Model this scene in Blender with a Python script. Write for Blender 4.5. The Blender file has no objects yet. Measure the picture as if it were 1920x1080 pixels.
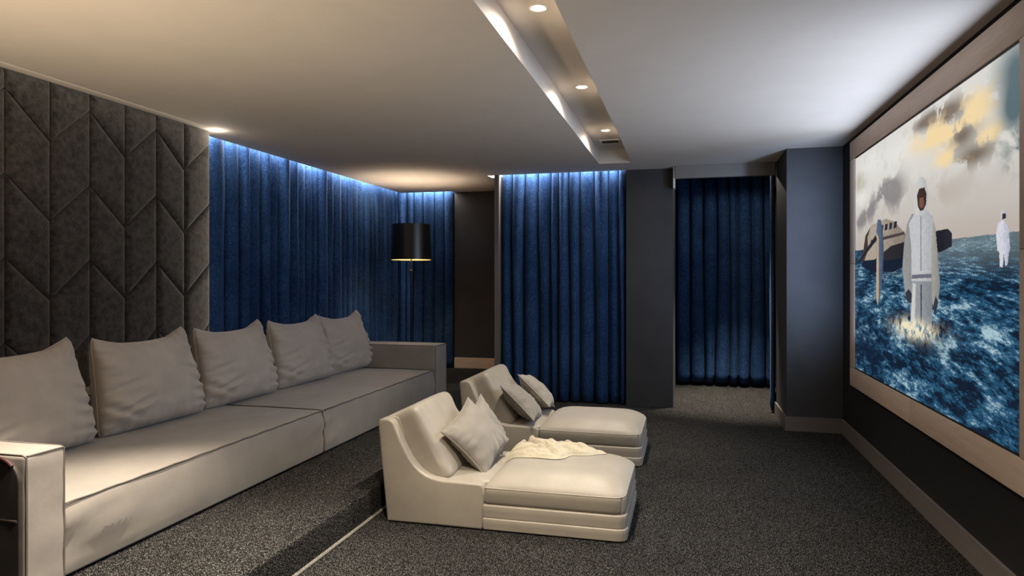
import bpy, bmesh, math, random
import numpy as np
from mathutils import Vector, Matrix, noise
R = math.radians
random.seed(4)
scn = bpy.context.scene
col = scn.collection
EYE = 1.457
CEIL = 2.70
PLAT = 0.17

# ------------------------------------------------------------------ helpers
def tag(o, label=None, cat=None, group=None, kind=None):
    if label: o['label'] = label
    if cat: o['category'] = cat
    if group: o['group'] = group
    if kind: o['kind'] = kind
    return o

def thing(name, loc, label, cat, group=None, mat=None):
    o = bpy.data.objects.new(name, None)
    col.objects.link(o)
    o.empty_display_size = .1
    if mat is not None: o.matrix_world = mat
    else: o.location = loc
    return tag(o, label, cat, group)

def root_loc(p):
    v = Vector((0, 0, 0))
    while p is not None:
        v += p.location
        p = p.parent
    return v

def link(name, bm, mat, parent=None, local=False, angle=40, smooth=True):
    """bm is in world coordinates unless local; becomes ONE mesh object"""
    me = bpy.data.meshes.new(name)
    bm.normal_update()
    if parent is not None and not local:
        bmesh.ops.translate(bm, verts=bm.verts, vec=-root_loc(parent))
    if smooth:
        for f in bm.faces: f.smooth = True
    bm.to_mesh(me); bm.free()
    if smooth and angle is not None: me.set_sharp_from_angle(angle=R(angle))
    if isinstance(mat, (list, tuple)):
        for m in mat: me.materials.append(m)
    else: me.materials.append(mat)
    o = bpy.data.objects.new(name, me)
    col.objects.link(o)
    if parent is not None: o.parent = parent
    return o

def add_box(bm, x0, x1, y0, y1, z0, z1, bevel=0, segs=2, mi=0):
    r = bmesh.ops.create_cube(bm, size=1)
    for v in r['verts']:
        v.co = Vector(((x0+x1)/2 + v.co.x*(x1-x0), (y0+y1)/2 + v.co.y*(y1-y0), (z0+z1)/2 + v.co.z*(z1-z0)))
    fs = set(f for v in r['verts'] for f in v.link_faces)
    for f in fs: f.material_index = mi
    if bevel:
        es = set(e for v in r['verts'] for e in v.link_edges)
        bmesh.ops.bevel(bm, geom=list(es), offset=bevel, segments=segs, affect='EDGES', profile=.5)
    return bm

def box(*a, **k): return add_box(bmesh.new(), *a, **k)

def prism(poly, axis, a0, a1, bevel=0, segs=3):
    """poly: (p,q) pairs; axis 'y': (x,z) extruded along y; 'x': (y,z) ; 'z': (x,y)"""
    bm = bmesh.new()
    def mk(p, q, a):
        return {'y': (p, a, q), 'x': (a, p, q), 'z': (p, q, a)}[axis]
    v0 = [bm.verts.new(mk(p, q, a0)) for p, q in poly]
    v1 = [bm.verts.new(mk(p, q, a1)) for p, q in poly]
    n = len(poly)
    bm.faces.new(v0); bm.faces.new(v1[::-1])
    for i in range(n): bm.faces.new((v0[i], v1[i], v1[(i+1) % n], v0[(i+1) % n]))
    bmesh.ops.recalc_face_normals(bm, faces=bm.faces)
    if bevel:
        rim = [e for e in bm.edges if len(e.link_faces) == 2 and any(len(f.verts) == n for f in e.link_faces) and not all(len(f.verts) == n for f in e.link_faces)]
        bmesh.ops.bevel(bm, geom=rim, offset=bevel, segments=segs, affect='EDGES', profile=.5, clamp_overlap=True)
    return bm

def add_tube(bm, pts, r, segs=8, closed=False):
    pts = [Vector(p) for p in pts]
    n = len(pts); rings = []
    up = None
    for i, p in enumerate(pts):
        if closed: t = (pts[(i+1) % n] - pts[i-1])
        else: t = pts[min(i+1, n-1)] - pts[max(i-1, 0)]
        t.normalize()
        if up is None:
            up = Vector((0, 0, 1)) if abs(t.z) < .9 else Vector((1, 0, 0))
        a = (up - t*up.dot(t)).normalized(); up = a
        b = t.cross(a)
        rr = r[i] if isinstance(r, (list, tuple)) else r
        rings.append([bm.verts.new(p + (a*math.cos(k*2*math.pi/segs) + b*math.sin(k*2*math.pi/segs))*rr) for k in range(segs)])
    m = n if closed else n-1
    for i in range(m):
        A, B = rings[i], rings[(i+1) % n]
        for k in range(segs):
            bm.faces.new((A[k], A[(k+1) % segs], B[(k+1) % segs], B[k]))
    if not closed:
        bm.faces.new(rings[0][::-1]); bm.faces.new(rings[-1])
    return bm

def tube(pts, r, segs=8, closed=False): return add_tube(bmesh.new(), pts, r, segs, closed)

def add_lathe(bm, prof, cx, cy, segs=48, closed=False):
    rings = []
    for rr, zz in prof:
        rings.append([bm.verts.new((cx + rr*math.cos(k*2*math.pi/segs), cy + rr*math.sin(k*2*math.pi/segs), zz)) for k in range(segs)])
    n = len(rings)
    for i in range(n if closed else n-1):
        A, B = rings[i], rings[(i+1) % n]
        for k in range(segs):
            bm.faces.new((A[k], A[(k+1) % segs], B[(k+1) % segs], B[k]))
    if not closed:
        bm.faces.new(rings[0][::-1]); bm.faces.new(rings[-1])
    bmesh.ops.recalc_face_normals(bm, faces=bm.faces)
    return bm

def lathe(prof, cx, cy, segs=48, closed=False): return add_lathe(bmesh.new(), prof, cx, cy, segs, closed)

def axis_samples(h, r, n, k=4):
    inner = [-(h-r) + 2*(h-r)*i/n for i in range(n+1)]
    lo = [-h + r*(1-math.cos(i*math.pi/2/k)) for i in range(k)]
    return lo + inner + [-v for v in reversed(lo)]

def add_soft(bm, x0, x1, y0, y1, z0, z1, r=.03, res=.05, disp=None, k=4):
    """box with rounded edges on a dense grid; disp(p, n) -> new point"""
    c = Vector(((x0+x1)/2, (y0+y1)/2, (z0+z1)/2)); h = Vector((x1-x0, y1-y0, z1-z0))/2
    r = min(r, min(h)*.98)
    S = [axis_samples(h[i], r, max(2, int(2*h[i]/res)), k) for i in range(3)]
    cache = {}
    def vert(p):
        key = tuple(round(v, 5) for v in p)
        if key in cache: return cache[key]
        q = Vector([max(-(h[i]-r), min(h[i]-r, p[i])) for i in range(3)])
        d = Vector(p) - q
        nrm = d.normalized() if d.length > 1e-9 else Vector((0, 0, 1))
        w = c + q + nrm*r
        if disp: w = disp(w, nrm, c, h)
        cache[key] = bm.verts.new(w)
        return cache[key]
    for ax in range(3):
        u, v = [(1, 2), (0, 2), (0, 1)][ax]
        for sg in (-1, 1):
            for i in range(len(S[u])-1):
                for j in range(len(S[v])-1):
                    P = []
                    for a, b in ((i, j), (i+1, j), (i+1, j+1), (i, j+1)):
                        p = [0, 0, 0]; p[ax] = sg*h[ax]; p[u] = S[u][a]; p[v] = S[v][b]
                        P.append(vert(p))
                    if len(set(P)) == 4:
                        try: bm.faces.new(P)
                        except ValueError: pass
    bmesh.ops.recalc_face_normals(bm, faces=bm.faces)
    return bm

def soft(*a, **k): return add_soft(bmesh.new(), *a, **k)

def nz(x, y=0, z=0, s=1.0): return noise.noise(Vector((x*s, y*s, z*s)))

# ------------------------------------------------------------------ materials
def new_mat(name):
    m = bpy.data.materials.new(name); m.use_nodes = True
    nt = m.node_tree; nt.nodes.clear()
    out = nt.nodes.new('ShaderNodeOutputMaterial')
    p = nt.nodes.new('ShaderNodeBsdfPrincipled')
    nt.links.new(p.outputs[0], out.inputs[0])
    return m, nt, p

def coords(nt, scale=(1, 1, 1), rot=(0, 0, 0)):
    tc = nt.nodes.new('ShaderNodeTexCoord'); mp = nt.nodes.new('ShaderNodeMapping')
    mp.inputs['Scale'].default_value = scale; mp.inputs['Rotation'].default_value = rot
    nt.links.new(tc.outputs['Object'], mp.inputs[0])
    return mp.outputs[0]

def tex(nt, vec, scale, detail=4, rough=.6, dist=0):
    n = nt.nodes.new('ShaderNodeTexNoise')
    n.inputs['Scale'].default_value = scale; n.inputs['Detail'].default_value = detail
    n.inputs['Roughness'].default_value = rough; n.inputs['Distortion'].default_value = dist
    nt.links.new(vec, n.inputs['Vector'])
    return n.outputs['Fac']

def ramp(nt, fac, stops):
    r = nt.nodes.new('ShaderNodeValToRGB')
    e = r.color_ramp.elements
    while len(e) < len(stops): e.new(.5)
    for i, (pos, c) in enumerate(stops):
        e[i].position = pos; e[i].color = (*c, 1)
    nt.links.new(fac, r.inputs[0])
    return r.outputs[0]

def bump(nt, p, h, strength, dist=.01, prev=None):
    b = nt.nodes.new('ShaderNodeBump')
    b.inputs['Strength'].default_value = strength; b.inputs['Distance'].default_value = dist
    nt.links.new(h, b.inputs['Height'])
    if prev is not None: nt.links.new(prev, b.inputs['Normal'])
    nt.links.new(b.outputs[0], p.inputs['Normal'])
    return b.outputs[0]

def sheen(p, w, tint=(1, 1, 1), rough=.4):
    p.inputs['Sheen Weight'].default_value = w
    p.inputs['Sheen Tint'].default_value = (*tint, 1)
    p.inputs['Sheen Roughness'].default_value = rough

def simple(name, c, rough=.6, metal=0, spec=.5, emit=None, es=0):
    m, nt, p = new_mat(name)
    v = coords(nt)
    f = tex(nt, v, 18, 3)
    c2 = tuple(min(1, x*1.12) for x in c); c1 = tuple(x*.9 for x in c)
    nt.links.new(ramp(nt, f, [(.3, c1), (.7, c2)]), p.inputs['Base Color'])
    p.inputs['Roughness'].default_value = rough; p.inputs['Metallic'].default_value = metal
    p.inputs['Specular IOR Level'].default_value = spec
    if emit:
        p.inputs['Emission Color'].default_value = (*emit, 1); p.inputs['Emission Strength'].default_value = es
    return m

def fabric(name, c, vary=.16, rough=.75, sh=.25, fine=.25, mott=5.0, spec=.35, lump=.10):
    m, nt, p = new_mat(name)
    v = coords(nt)
    f = tex(nt, v, mott, 6, .65)
    lo = tuple(x*(1-vary) for x in c); hi = tuple(min(1, x*(1+vary)) for x in c)
    nt.links.new(ramp(nt, f, [(.3, lo), (.7, hi)]), p.inputs['Base Color'])
    p.inputs['Roughness'].default_value = rough
    p.inputs['Specular IOR Level'].default_value = spec
    sheen(p, sh, (1, .97, .92), .5)
    b = bump(nt, p, tex(nt, v, 7, 3, .5), lump, .02)
    bump(nt, p, tex(nt, v, 420, 2, .5), fine, .0015, b)
    return m

def plaster(name, c, vary=.1, rough=.8, spec=.3, scale=3.0):
    m, nt, p = new_mat(name)
    v = coords(nt)
    f = tex(nt, v, scale, 7, .62, .3)
    lo = tuple(x*(1-vary) for x in c); hi = tuple(min(1, x*(1+vary)) for x in c)
    nt.links.new(ramp(nt, f, [(.3, lo), (.7, hi)]), p.inputs['Base Color'])
    p.inputs['Roughness'].default_value = rough; p.inputs['Specular IOR Level'].default_value = spec
    bump(nt, p, tex(nt, v, 60, 5, .6), .08, .003)
    return m

def wood(name, dark, light, along):
    m, nt, p = new_mat(name)
    sc = {'y': (38, 2.2, 38), 'z': (38, 38, 2.2), 'x': (2.2, 38, 38)}[along]
    v = coords(nt, sc)
    f = tex(nt, v, 1.2, 6, .68, .6)
    nt.links.new(ramp(nt, f, [(.28, dark), (.72, light)]), p.inputs['Base Color'])
    p.inputs['Roughness'].default_value = .5; p.inputs['Specular IOR Level'].default_value = .35
    bump(nt, p, f, .12, .002)
    return m

def carpet(name):
    m, nt, p = new_mat(name)
    v = coords(nt)
    f = tex(nt, v, 150, 3, .85)
    vo = nt.nodes.new('ShaderNodeTexVoronoi'); vo.inputs['Scale'].default_value = 190
    nt.links.new(v, vo.inputs['Vector'])
    mx = nt.nodes.new('ShaderNodeMath'); mx.operation = 'ADD'
    ml = nt.nodes.new('ShaderNodeMath'); ml.operation = 'MULTIPLY_ADD'
    ml.inputs[1].default_value = -.55; ml.inputs[2].default_value = .22
    nt.links.new(vo.outputs['Distance'], ml.inputs[0])
    nt.links.new(f, mx.inputs[0]); nt.links.new(ml.outputs[0], mx.inputs[1])
    c = ramp(nt, mx.outputs[0], [(.38, (.004, .0038, .0036)), (.48, (.018, .0168, .0155)), (.585, (.088, .082, .075)), (.67, (.44, .41, .37))])
    big = tex(nt, v, 1.6, 4, .6)
    mm = nt.nodes.new('ShaderNodeMix'); mm.data_type = 'RGBA'; mm.blend_type = 'MULTIPLY'
    mm.inputs['Factor'].default_value = .6
    nt.links.new(c, mm.inputs['A']); nt.links.new(ramp(nt, big, [(.3, (.62, .62, .62)), (.7, (1, 1, 1))]), mm.inputs['B'])
    nt.links.new(mm.outputs['Result'], p.inputs['Base Color'])
    p.inputs['Roughness'].default_value = .95; p.inputs['Specular IOR Level'].default_value = .1
    bump(nt, p, mx.outputs[0], .9, .012)
    return m

def velvet(name, lo, mid, hi, sh=.08):
    m, nt, p = new_mat(name)
    v = coords(nt, (1, 1, .75), (R(18), R(24), 0))
    f = tex(nt, v, 64, 6, .8, 1.6)
    f2 = tex(nt, coords(nt), 1.8, 4, .6)
    a = nt.nodes.new('ShaderNodeMath'); a.operation = 'MULTIPLY_ADD'
    a.inputs[1].default_value = .25; nt.links.new(f2, a.inputs[0]); 
    s = nt.nodes.new('ShaderNodeMath'); s.operation = 'MULTIPLY'; s.inputs[1].default_value = .8
    nt.links.new(f, s.inputs[0]); nt.links.new(s.outputs[0], a.inputs[2])
    nt.links.new(ramp(nt, a.outputs[0], [(.38, lo), (.50, mid), (.64, hi)]), p.inputs['Base Color'])
    p.inputs['Roughness'].default_value = .8; p.inputs['Specular IOR Level'].default_value = .15
    sheen(p, sh, (.55, .75, 1), .35)
    bump(nt, p, f, .5, .006)
    return m

M = {}
M['ceiling'] = plaster('painted ceiling', (.66, .60, .54), .03, .85, .25)
M['white'] = plaster('white plaster', (.72, .69, .65), .02, .8, .3)
M['dark_wall'] = plaster('charcoal plaster', (.043, .040, .040), .14, .75, .35)
M['carpet'] = carpet('speckled carpet')
M['nosing'] = fabric('tan carpet edging', (.21, .19, .155), .6, .9, .1, .6, 90)
M['sofa'] = fabric('taupe sofa upholstery', (.235, .205, .176), .10, .62, .25)
M['cushion'] = fabric('taupe cushion cloth', (.37, .325, .285), .10, .7, .3)
M['chaise'] = fabric('beige chaise velvet', (.295, .256, .205), .09, .48, .30, spec=.5)
M['pillow'] = fabric('beige pillow cloth', (.225, .20, .168), .08, .75, .25)
M['pipe_dark'] = simple('dark piping', (.10, .085, .07), .7)
M['throw'] = fabric('cream knitted throw', (.47, .41, .30), .16, .9, .3, 1.0, 60)
M['shaded_end'] = fabric('dark brown leather', (.028, .022, .018), .2, .45, .05, .3, 8)  # shade on the near arm's end face, put into the colour
M['red'] = simple('red edging', (.035, .0015, .0025), .7)
M['panel'] = fabric('dark brown suede panel', (.041, .035, .031), .8, .85, .35, .4, 26, .15)
M['velvet'] = velvet('blue velvet', (.0035, .014, .047), (.0085, .031, .098), (.045, .110, .24))
M['oak'] = {a: wood('pale oak '+a, (.56, .42, .32), (.70, .54, .42), a) for a in 'xyz'}
M['taupe_wood'] = {a: wood('taupe stained wood '+a, (.12, .10, .088), (.17, .145, .127), a) for a in 'xy'}
M['black_metal'] = simple('black metal', (.012, .012, .012), .35, .6)
M['shade'] = simple('black satin shade', (.012, .011, .010), .32, 0, .5)
M['gold'] = simple('gold lining', (.75, .52, .22), .4, .5)
M['bezel'] = simple('black bezel', (.006, .006, .006), .5)
M['dark_hole'] = simple('dark brown grille', (.05, .035, .022), .6)
M['lamp_glow'] = simple('lit lamp lens', (1, .9, .7), .4, 0, .5, (1, .86, .62), 30)
M['led_warm'] = simple('warm led diffuser', (1, .9, .7), .4, 0, .5, (1, .82, .55), 7)
M['led_cool'] = simple('cool led diffuser', (1, 1, 1), .4, 0, .5, (.85, .93, 1), 7)
M['bulb'] = simple('lit bulb', (1, .9, .7), .4, 0, .5, (1, .74, .38), 9)

def structure(name, bm, mat, smooth=False):
    o = link(name, bm, mat, smooth=smooth)
    o['kind'] = 'structure'
    return o

# ------------------------------------------------------------------ setting
XW = 1.42          # face of the screen wall
XP = -3.90         # base plane of padded panel wall
YN = -1.6          # behind the camera
# front floor and raised platform
bm = box(-1.86, XW, YN, 9.8, -.1, 0)
structure('floor', bm, M['carpet'])
bm = prism([(-4.3, YN), (-1.86, YN), (-1.86, 7.86), (-2.24, 7.86), (-2.24, 9.5), (-4.3, 9.5)], 'z', -.1, PLAT, .012, 3)
structure('floor_platform', bm, M['carpet'], True)
bm = tube([(-1.852, YN, .006), (-1.852, 3.0, .006), (-1.852, 7.86, .006)], .010, 8)
structure('trim_1', bm, M['nosing'], True)

# ceiling with a light trough and curtain slots
holes = [(-.924, -.574, -.3, 7.415), (-4.22, -4.045, 4.96, 9.40), (-4.045, -3.25, 9.235, 9.40), (-2.34, -.68, 7.93, 8.13), (-.151, 1.16, 7.80, 9.76)]
xs = sorted({-4.4, XW+.1, *[h[0] for h in holes], *[h[1] for h in holes]})
ys = sorted({YN, 9.85, *[h[2] for h in holes], *[h[3] for h in holes]})
bm = bmesh.new()
for i in range(len(xs)-1):
    for j in range(len(ys)-1):
        cx, cy = (xs[i]+xs[i+1])/2, (ys[j]+ys[j+1])/2
        if any(h[0] < cx < h[1] and h[2] < cy < h[3] for h in holes): continue
        add_box(bm, xs[i], xs[i+1], ys[j], ys[j+1], CEIL, CEIL+.147)
bmesh.ops.remove_doubles(bm, verts=bm.verts, dist=1e-5)
seen = {}
for f in list(bm.faces):
    key = tuple(sorted(v.index for v in f.verts))
bm.verts.index_update()
for f in bm.faces: seen.setdefault(tuple(sorted(v.index for v in f.verts)), []).append(f)
bmesh.ops.delete(bm, geom=[f for l in seen.values() if len(l) > 1 for f in l], context='FACES')
add_box(bm, -4.4, XW+.1, YN, 9.85, CEIL+.147, CEIL+.25)
structure('ceiling', bm, M['ceiling'])

# walls
structure('wall_right', box(XW, XW+.1, YN, 7.0, 0, CEIL), plaster('black matte wall', (.0145, .0135, .0135), .14, .8, .25))
structure('wall_right_pier', box(.926, XW, 6.99, 7.80, 0, CEIL), M['dark_wall'])
structure('wall_right_recess', box(1.16, XW, 7.80, 9.8, 0, CEIL), M['dark_wall'])
structure('wall_back_recess', box(-.151, XW, 9.76, 9.9, 0, CEIL), M['dark_wall'])
structure('wall_back_column', box(-.675, -.151, 7.91, 9.8, 0, CEIL), M['dark_wall'])
structure('wall_back_curtain', box(-2.19, -.675, 8.14, 8.24, 0, CEIL+.14), M['dark_wall'])
structure('wall_back_nib', box(-2.245, -2.19, 7.91, 9.5, 0, CEIL), plaster('grey plaster', (.16, .14, .125), .08))
structure('wall_back', box(-4.4, -2.24, 9.41, 9.55, 0, CEIL+.14), M['dark_wall'])
structure('wall_back_dark', box(-3.245, -2.24, 9.33, 9.42, PLAT, CEIL), M['dark_wall'])
structure('wall_left', box(-4.4, -4.235, YN, 9.5, 0, CEIL+.14), M['dark_wall'])
structure('wall_left_panel', box(-4.235, XP-.03, YN, 4.90, 0, CEIL), M['dark_wall'])
# recess header board over the doorway + light edge strip on the column
structure('trim_2', box(-.12, .91, 7.74, 7.80, 2.560, CEIL-.002), plaster('grey header', (.20, .175, .155), .05))
structure('trim_3', box(-.148, -.128, 7.78, 7.92, 2.46, CEIL-.002), M['white'])

# baseboards
BH = .135
structure('baseboard_right', box(XW-.016, XW, YN, 6.99, 0, BH), M['taupe_wood']['y'])
structure('baseboard_pier', box(.912, XW-.001, 6.974, 6.99, 0, BH), M['taupe_wood']['x'])
structure('baseboard_pier_side', box(.910, .926, 6.976, 7.80, 0, BH), M['taupe_wood']['y'])
structure('baseboard_back', box(-3.245, -2.60, 9.312, 9.33, PLAT, PLAT+.15, bevel=.003), M['oak']['x'])

# ------------------------------------------------------------------ padded wall panel
YB = [2.572-.297*k for k in range(14, 0, -1)]
YB = [3.163 + .2965*(k) for k in range(-16, 7)]
YB[-1] = 4.944
pr = thing('padded_wall_panel', (XP, 3.0, 0.0), 'dark brown padded wall panel stitched in a chevron pattern behind the long sofa', 'wall panel')
def chev(y, base):   # height of the chevron seam at y
    t = (y - 3.163)/.2965
    tri = abs((t % 2) - 1)          # 1 at peaks, 0 at valleys
    return base + .263*tri
def strip(y0, y1):
    bm = bmesh.new()
    ny = 22; zz0, zz1 = PLAT, CEIL
    q = [(.5-.5*math.cos(math.pi*i/ny)) for i in range(ny+1)]
    ysam = [y0 + (y1-y0)*(.35*i/ny + .65*q[i]) for i in range(ny+1)]
    za, zb_ = chev(y0, 2.322), chev(y1, 2.322)          # the seams of one strip are parallel: rows follow them
    slope = (zb_-za)/(y1-y0); cs = 1/math.hypot(1, slope)
    seams = [za - .503*m for m in range(-2, 7)]
    ts = set()
    t = zz0-.34
    while t < zz1+.34: ts.add(round(t, 4)); t += .03
    for z_ in seams:
        for o_ in (0, .002, .004, .007, .011, .016, .022, .03, .042, .058): ts.add(round(z_+o_, 4)); ts.add(round(z_-o_, 4))
    for o_ in (0, .004, .008, .014, .022, .034, .05):
        ts.add(round(zz1-o_, 4))
    ts = sorted(ts)
    rows = []
    for t in ts:
        row = []
        for y in ysam:
            z = min(zz1, max(zz0, t + slope*(y-y0)))
            d = min(y-y0, y1-y)
            d = min(d, zz1-z+.002)
            for z_ in seams: d = min(d, abs(z - z_ - slope*(y-y0))*cs)
            dep = .030*(1-math.exp(-d/.013)) - .006*math.exp(-(d/.003)**2)
            row.append(bm.verts.new((XP - .012 + dep, y, z)))
        rows.append(row)
    nzr = len(ts)-1
    for j in range(nzr):
        for i in range(ny):
            f4 = (rows[j][i], rows[j][i+1], rows[j+1][i+1], rows[j+1][i])
            if max(v.co.z for v in f4) - min(v.co.z for v in f4) > 1e-6: bm.faces.new(f4)
    bmesh.ops.remove_doubles(bm, verts=bm.verts, dist=1e-5)
    add_box(bm, XP-.028, XP-.016, y0, y1, zz0, zz1)
    return bm
for i in range(len(YB)-1):
    if YB[i+1] < .9: continue
    link('padded_strip', strip(YB[i], YB[i+1]), M['panel'], pr, angle=60)

# ------------------------------------------------------------------ curtains
def curtain(name, A, B, widths, amp, z0, z1, nrm, label, seed=0, root_cat='curtain', sway=.012, flare=.0, gap=.88):
    """fabric from A to B (plan points), folds bulge towards nrm"""
    rnd = random.Random(seed)
    A = Vector(A); B = Vector(B); L = (B-A).length; d = (B-A)/L; n = Vector(nrm)
    tot = sum(widths); bounds = [0]
    for w in widths: bounds.append(bounds[-1] + w/tot*L)
    ph = [rnd.uniform(0, 6.28) for _ in bounds]; am = [rnd.uniform(.75, 1.15) for _ in widths]
    K = 14; NZ = 26
    bm = bmesh.new(); rows = []
    for j in range(NZ+1):
        t = j/NZ; z = z0 + (z1-z0)*t
        bb = [b + (0 if i in (0, len(bounds)-1) else sway*(1-t)*math.sin(ph[i] + 2.2*t) + sway*.4*math.sin(ph[i]*2+5*t)) for i, b in enumerate(bounds)]
        row = []
        for i in range(len(widths)):
            for k in range(K+1):
                u = k/K
                a0 = math.radians(118)
                if i == len(widths)-1 and k == K: u = 1.0
                th = -a0 + 2*a0*u
                cw = (bb[i]+bb[i+1])/2; hw = (bb[i+1]-bb[i])/2
                s = cw + hw*gap*math.sin(th)
                prof = (math.cos(th)-math.cos(a0))/(1-math.cos(a0))
                prof = max(0, prof)**.9
                uu = u
                o = amp*am[i]*prof*(1 + flare*(1-t)) + amp*.12*nz(s*4, z*1.3, seed)
                p = A + d*s + n*o
                zz = z + (.006*nz(s*9, seed) if j == 0 else 0)
                row.append(bm.verts.new((p.x, p.y, zz)))
        rows.append(row)
    for j in range(NZ):
        for i in range(len(rows[0])-1):
            bm.faces.new((rows[j][i], rows[j][i+1], rows[j+1][i+1], rows[j+1][i]))
    bmesh.ops.recalc_face_normals(bm, faces=bm.faces)
    if sum((f.normal.dot(Vector((n.x, n.y, 0))) for f in bm.faces)) < 0:
        bmesh.ops.reverse_faces(bm, faces=bm.faces)
    o = link(name, bm, M['velvet'], None, angle=None)
    so = o.modifiers.new('thick', 'SOLIDIFY'); so.thickness = .006; so.offset = -1
    return tag(o, label, root_cat, 'blue velvet curtains')

rw = random.Random(11)
wl = []
ws = [.36, .20, .14, .19, .13, .14, .2, .16, .17, .12, .1, .2, .15, .2, .12, .12, .18, .13, .16, .1, .1, .15, .12, .14, .12, .13]
curtain('curtain', (-4.195, 4.965, 0), (-4.195, 9.26, 0), [w*.9 for w in [.20, .24]+ws[1:]], .12, PLAT+.012, CEIL+.12, (1, 0, 0),
        'long blue velvet curtain in even folds along the left wall behind the sofa', 3)
curtain('curtain', (-4.15, 9.375, 0), (-3.262, 9.375, 0), [.17, .1, .15, .17, .15, .15], .075, PLAT+.012, CEIL+.12, (0, -1, 0),
        'blue velvet curtain across the far left corner behind the floor lamp', 5)
curtain('curtain', (-2.186, 8.115, 0), (-.69, 8.115, 0), [.13, .16, .17, .17, .08, .13, .14, .17, .17, .12, .08], .15, .015, CEIL+.12, (0, -1, 0),
        'tall blue velvet curtain brightly lit at its top, beside the wide dark column', 7, sway=.02, flare=.25)
curtain('curtain', (-.145, 9.70, 0), (1.10, 9.70, 0), [.19, .18, .17, .17, .12, .17, .17, .1], .12, .055, CEIL+.144, (0, -1, 0),
        'dim blue velvet curtain closing the back of the doorway recess', 9, sway=.02, flare=.2)
curtain('curtain', (.915, 7.84, 0), (1.09, 9.3, 0), [.12, .14, .12, .15, .13, .12, .14, .13], .05, .05, CEIL+.144, (-1, -.1, 0),
        'narrow blue curtain drawn back along the right jamb of the doorway recess', 13)

# ------------------------------------------------------------------ sofa
SX = -2.57; SXB = -3.535; SW = -3.83
sofa = thing('sofa', (-3.2, 4.6, PLAT), 'very long low taupe upholstered sofa on the carpeted platform along the padded wall', 'sofa')
def seat_disp(y0, y1):
    def f(w, n, c, h):
        w = w.copy()
        fx = max(0, n.x); 
        # belly of the front face and gathers near the ends
        e0 = math.exp(-(w.y-y0)/.28); e1 = math.exp(-(y1-w.y)/.22)
        zz = (w.z - (c.z-h.z))/(2*h.z)
        if fx > .5:
            zz = min(1, max(0, zz)); w.x += .012*math.sin(math.pi*zz)
            w.x += math.sin(math.pi*zz)**.6*.046*(e0+.6*e1)*nz(w.y*3.0-w.z*5, w.z*16, 1.7) + .004*math.sin(math.pi*zz)*nz(w.y*2.2, w.z*2.5, 5)
        if n.z > .5:
            w.z += .006*nz(w.x*3, w.y*2, 3) + .003*nz(w.x*9, w.y*3, 8) + .010*(1-((w.x-c.x)/h.x)**4)*(1-((w.y-c.y)/h.y)**4)
        return w
    return f
for (y0, y1) in ((2.335, 4.478), (4.486, 6.716)):
    s_ = link('seat', soft(-3.56, SX, y0, y1, PLAT+.012, .497, .016, .045, seat_disp(y0, y1)), M['sofa'], sofa, angle=70)
    pts = [(SX+.001, y0+.012+ (y1-y0-.024)*i/40, .4965+.0015*math.sin(i*1.7)) for i in range(41)]
    bm = tube(pts, .0042, 6)
    add_tube(bm, [(SX+.002, y1-.008, .49), (SX+.006, y1-.004, .33), (SX+.002, y1-.008, PLAT+.02)], .004, 6)
    add_tube(bm, [(SX-.01, y1-.006, .499), (-3.0, y1-.006, .503), (-3.5, y1-.006, .499)], .0035, 6)
    link('piping', bm, M['pipe_dark'], s_)
for (y0, y1) in ((2.335, 4.478), (4.486, 6.716)):
    b_ = link('backrest', soft(SW, SXB, y0, y1, PLAT+.012, .745, .02, .07), M['sofa'], sofa, angle=70)
    link('piping', tube([(SXB, y0+.02, .742), (SXB, y1-.02, .742)], .004, 6), M['pipe_dark'], b_)
def arm_disp(w, n, c, h):
    w = w.copy()
    if n.x > .5:
        w.x += .006*nz(w.y*9+w.z*6, w.z*9, 2)
    if n.z > .5: w.z += .003*nz(w.x*4, w.y*7, 1)
    return w
for (y0, y1, near) in ((2.15, 2.335, True), (6.716, 7.065, False)):
    a_ = link('armrest', soft(SW, SX+.018, y0, y1, PLAT+.012, .749, .016, .05, arm_disp), M['sofa'], sofa, angle=70)
    xf = SX+.018
    bm = bmesh.new()
    for yy in (y0+.008, y1-.008):
        add_tube(bm, [(SW+.05, yy, .748), (xf-.02, yy, .748), (xf-.002, yy, .742), (xf-.001, yy, .6), (xf, yy, .4), (xf-.001, yy, PLAT+.02)], .0045, 6)
    add_tube(bm, [(xf-.002, y0+.01, .745), (xf-.002, y1-.01, .745)], .0045, 6)
    link('piping', bm, M['pipe_dark'], a_)
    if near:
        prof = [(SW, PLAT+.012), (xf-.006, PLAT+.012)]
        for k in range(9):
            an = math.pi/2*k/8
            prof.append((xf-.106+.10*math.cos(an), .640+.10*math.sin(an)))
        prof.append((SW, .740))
        e_ = link('end_panel', prism(prof, 'y', 2.128, 2.150, .006), M['shaded_end'], sofa)
        e_['label'] = 'end panel of the near armrest, its shade put in as dark brown'
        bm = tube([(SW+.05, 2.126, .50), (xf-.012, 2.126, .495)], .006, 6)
        link('seam', bm, M['shaded_end'], e_)
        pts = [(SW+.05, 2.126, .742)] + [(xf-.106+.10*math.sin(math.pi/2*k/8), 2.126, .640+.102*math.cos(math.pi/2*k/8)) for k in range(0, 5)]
        r_ = link('edging', tube(pts, .007, 8), M['red'], e_); r_['label'] = 'dark red edging'

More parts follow.
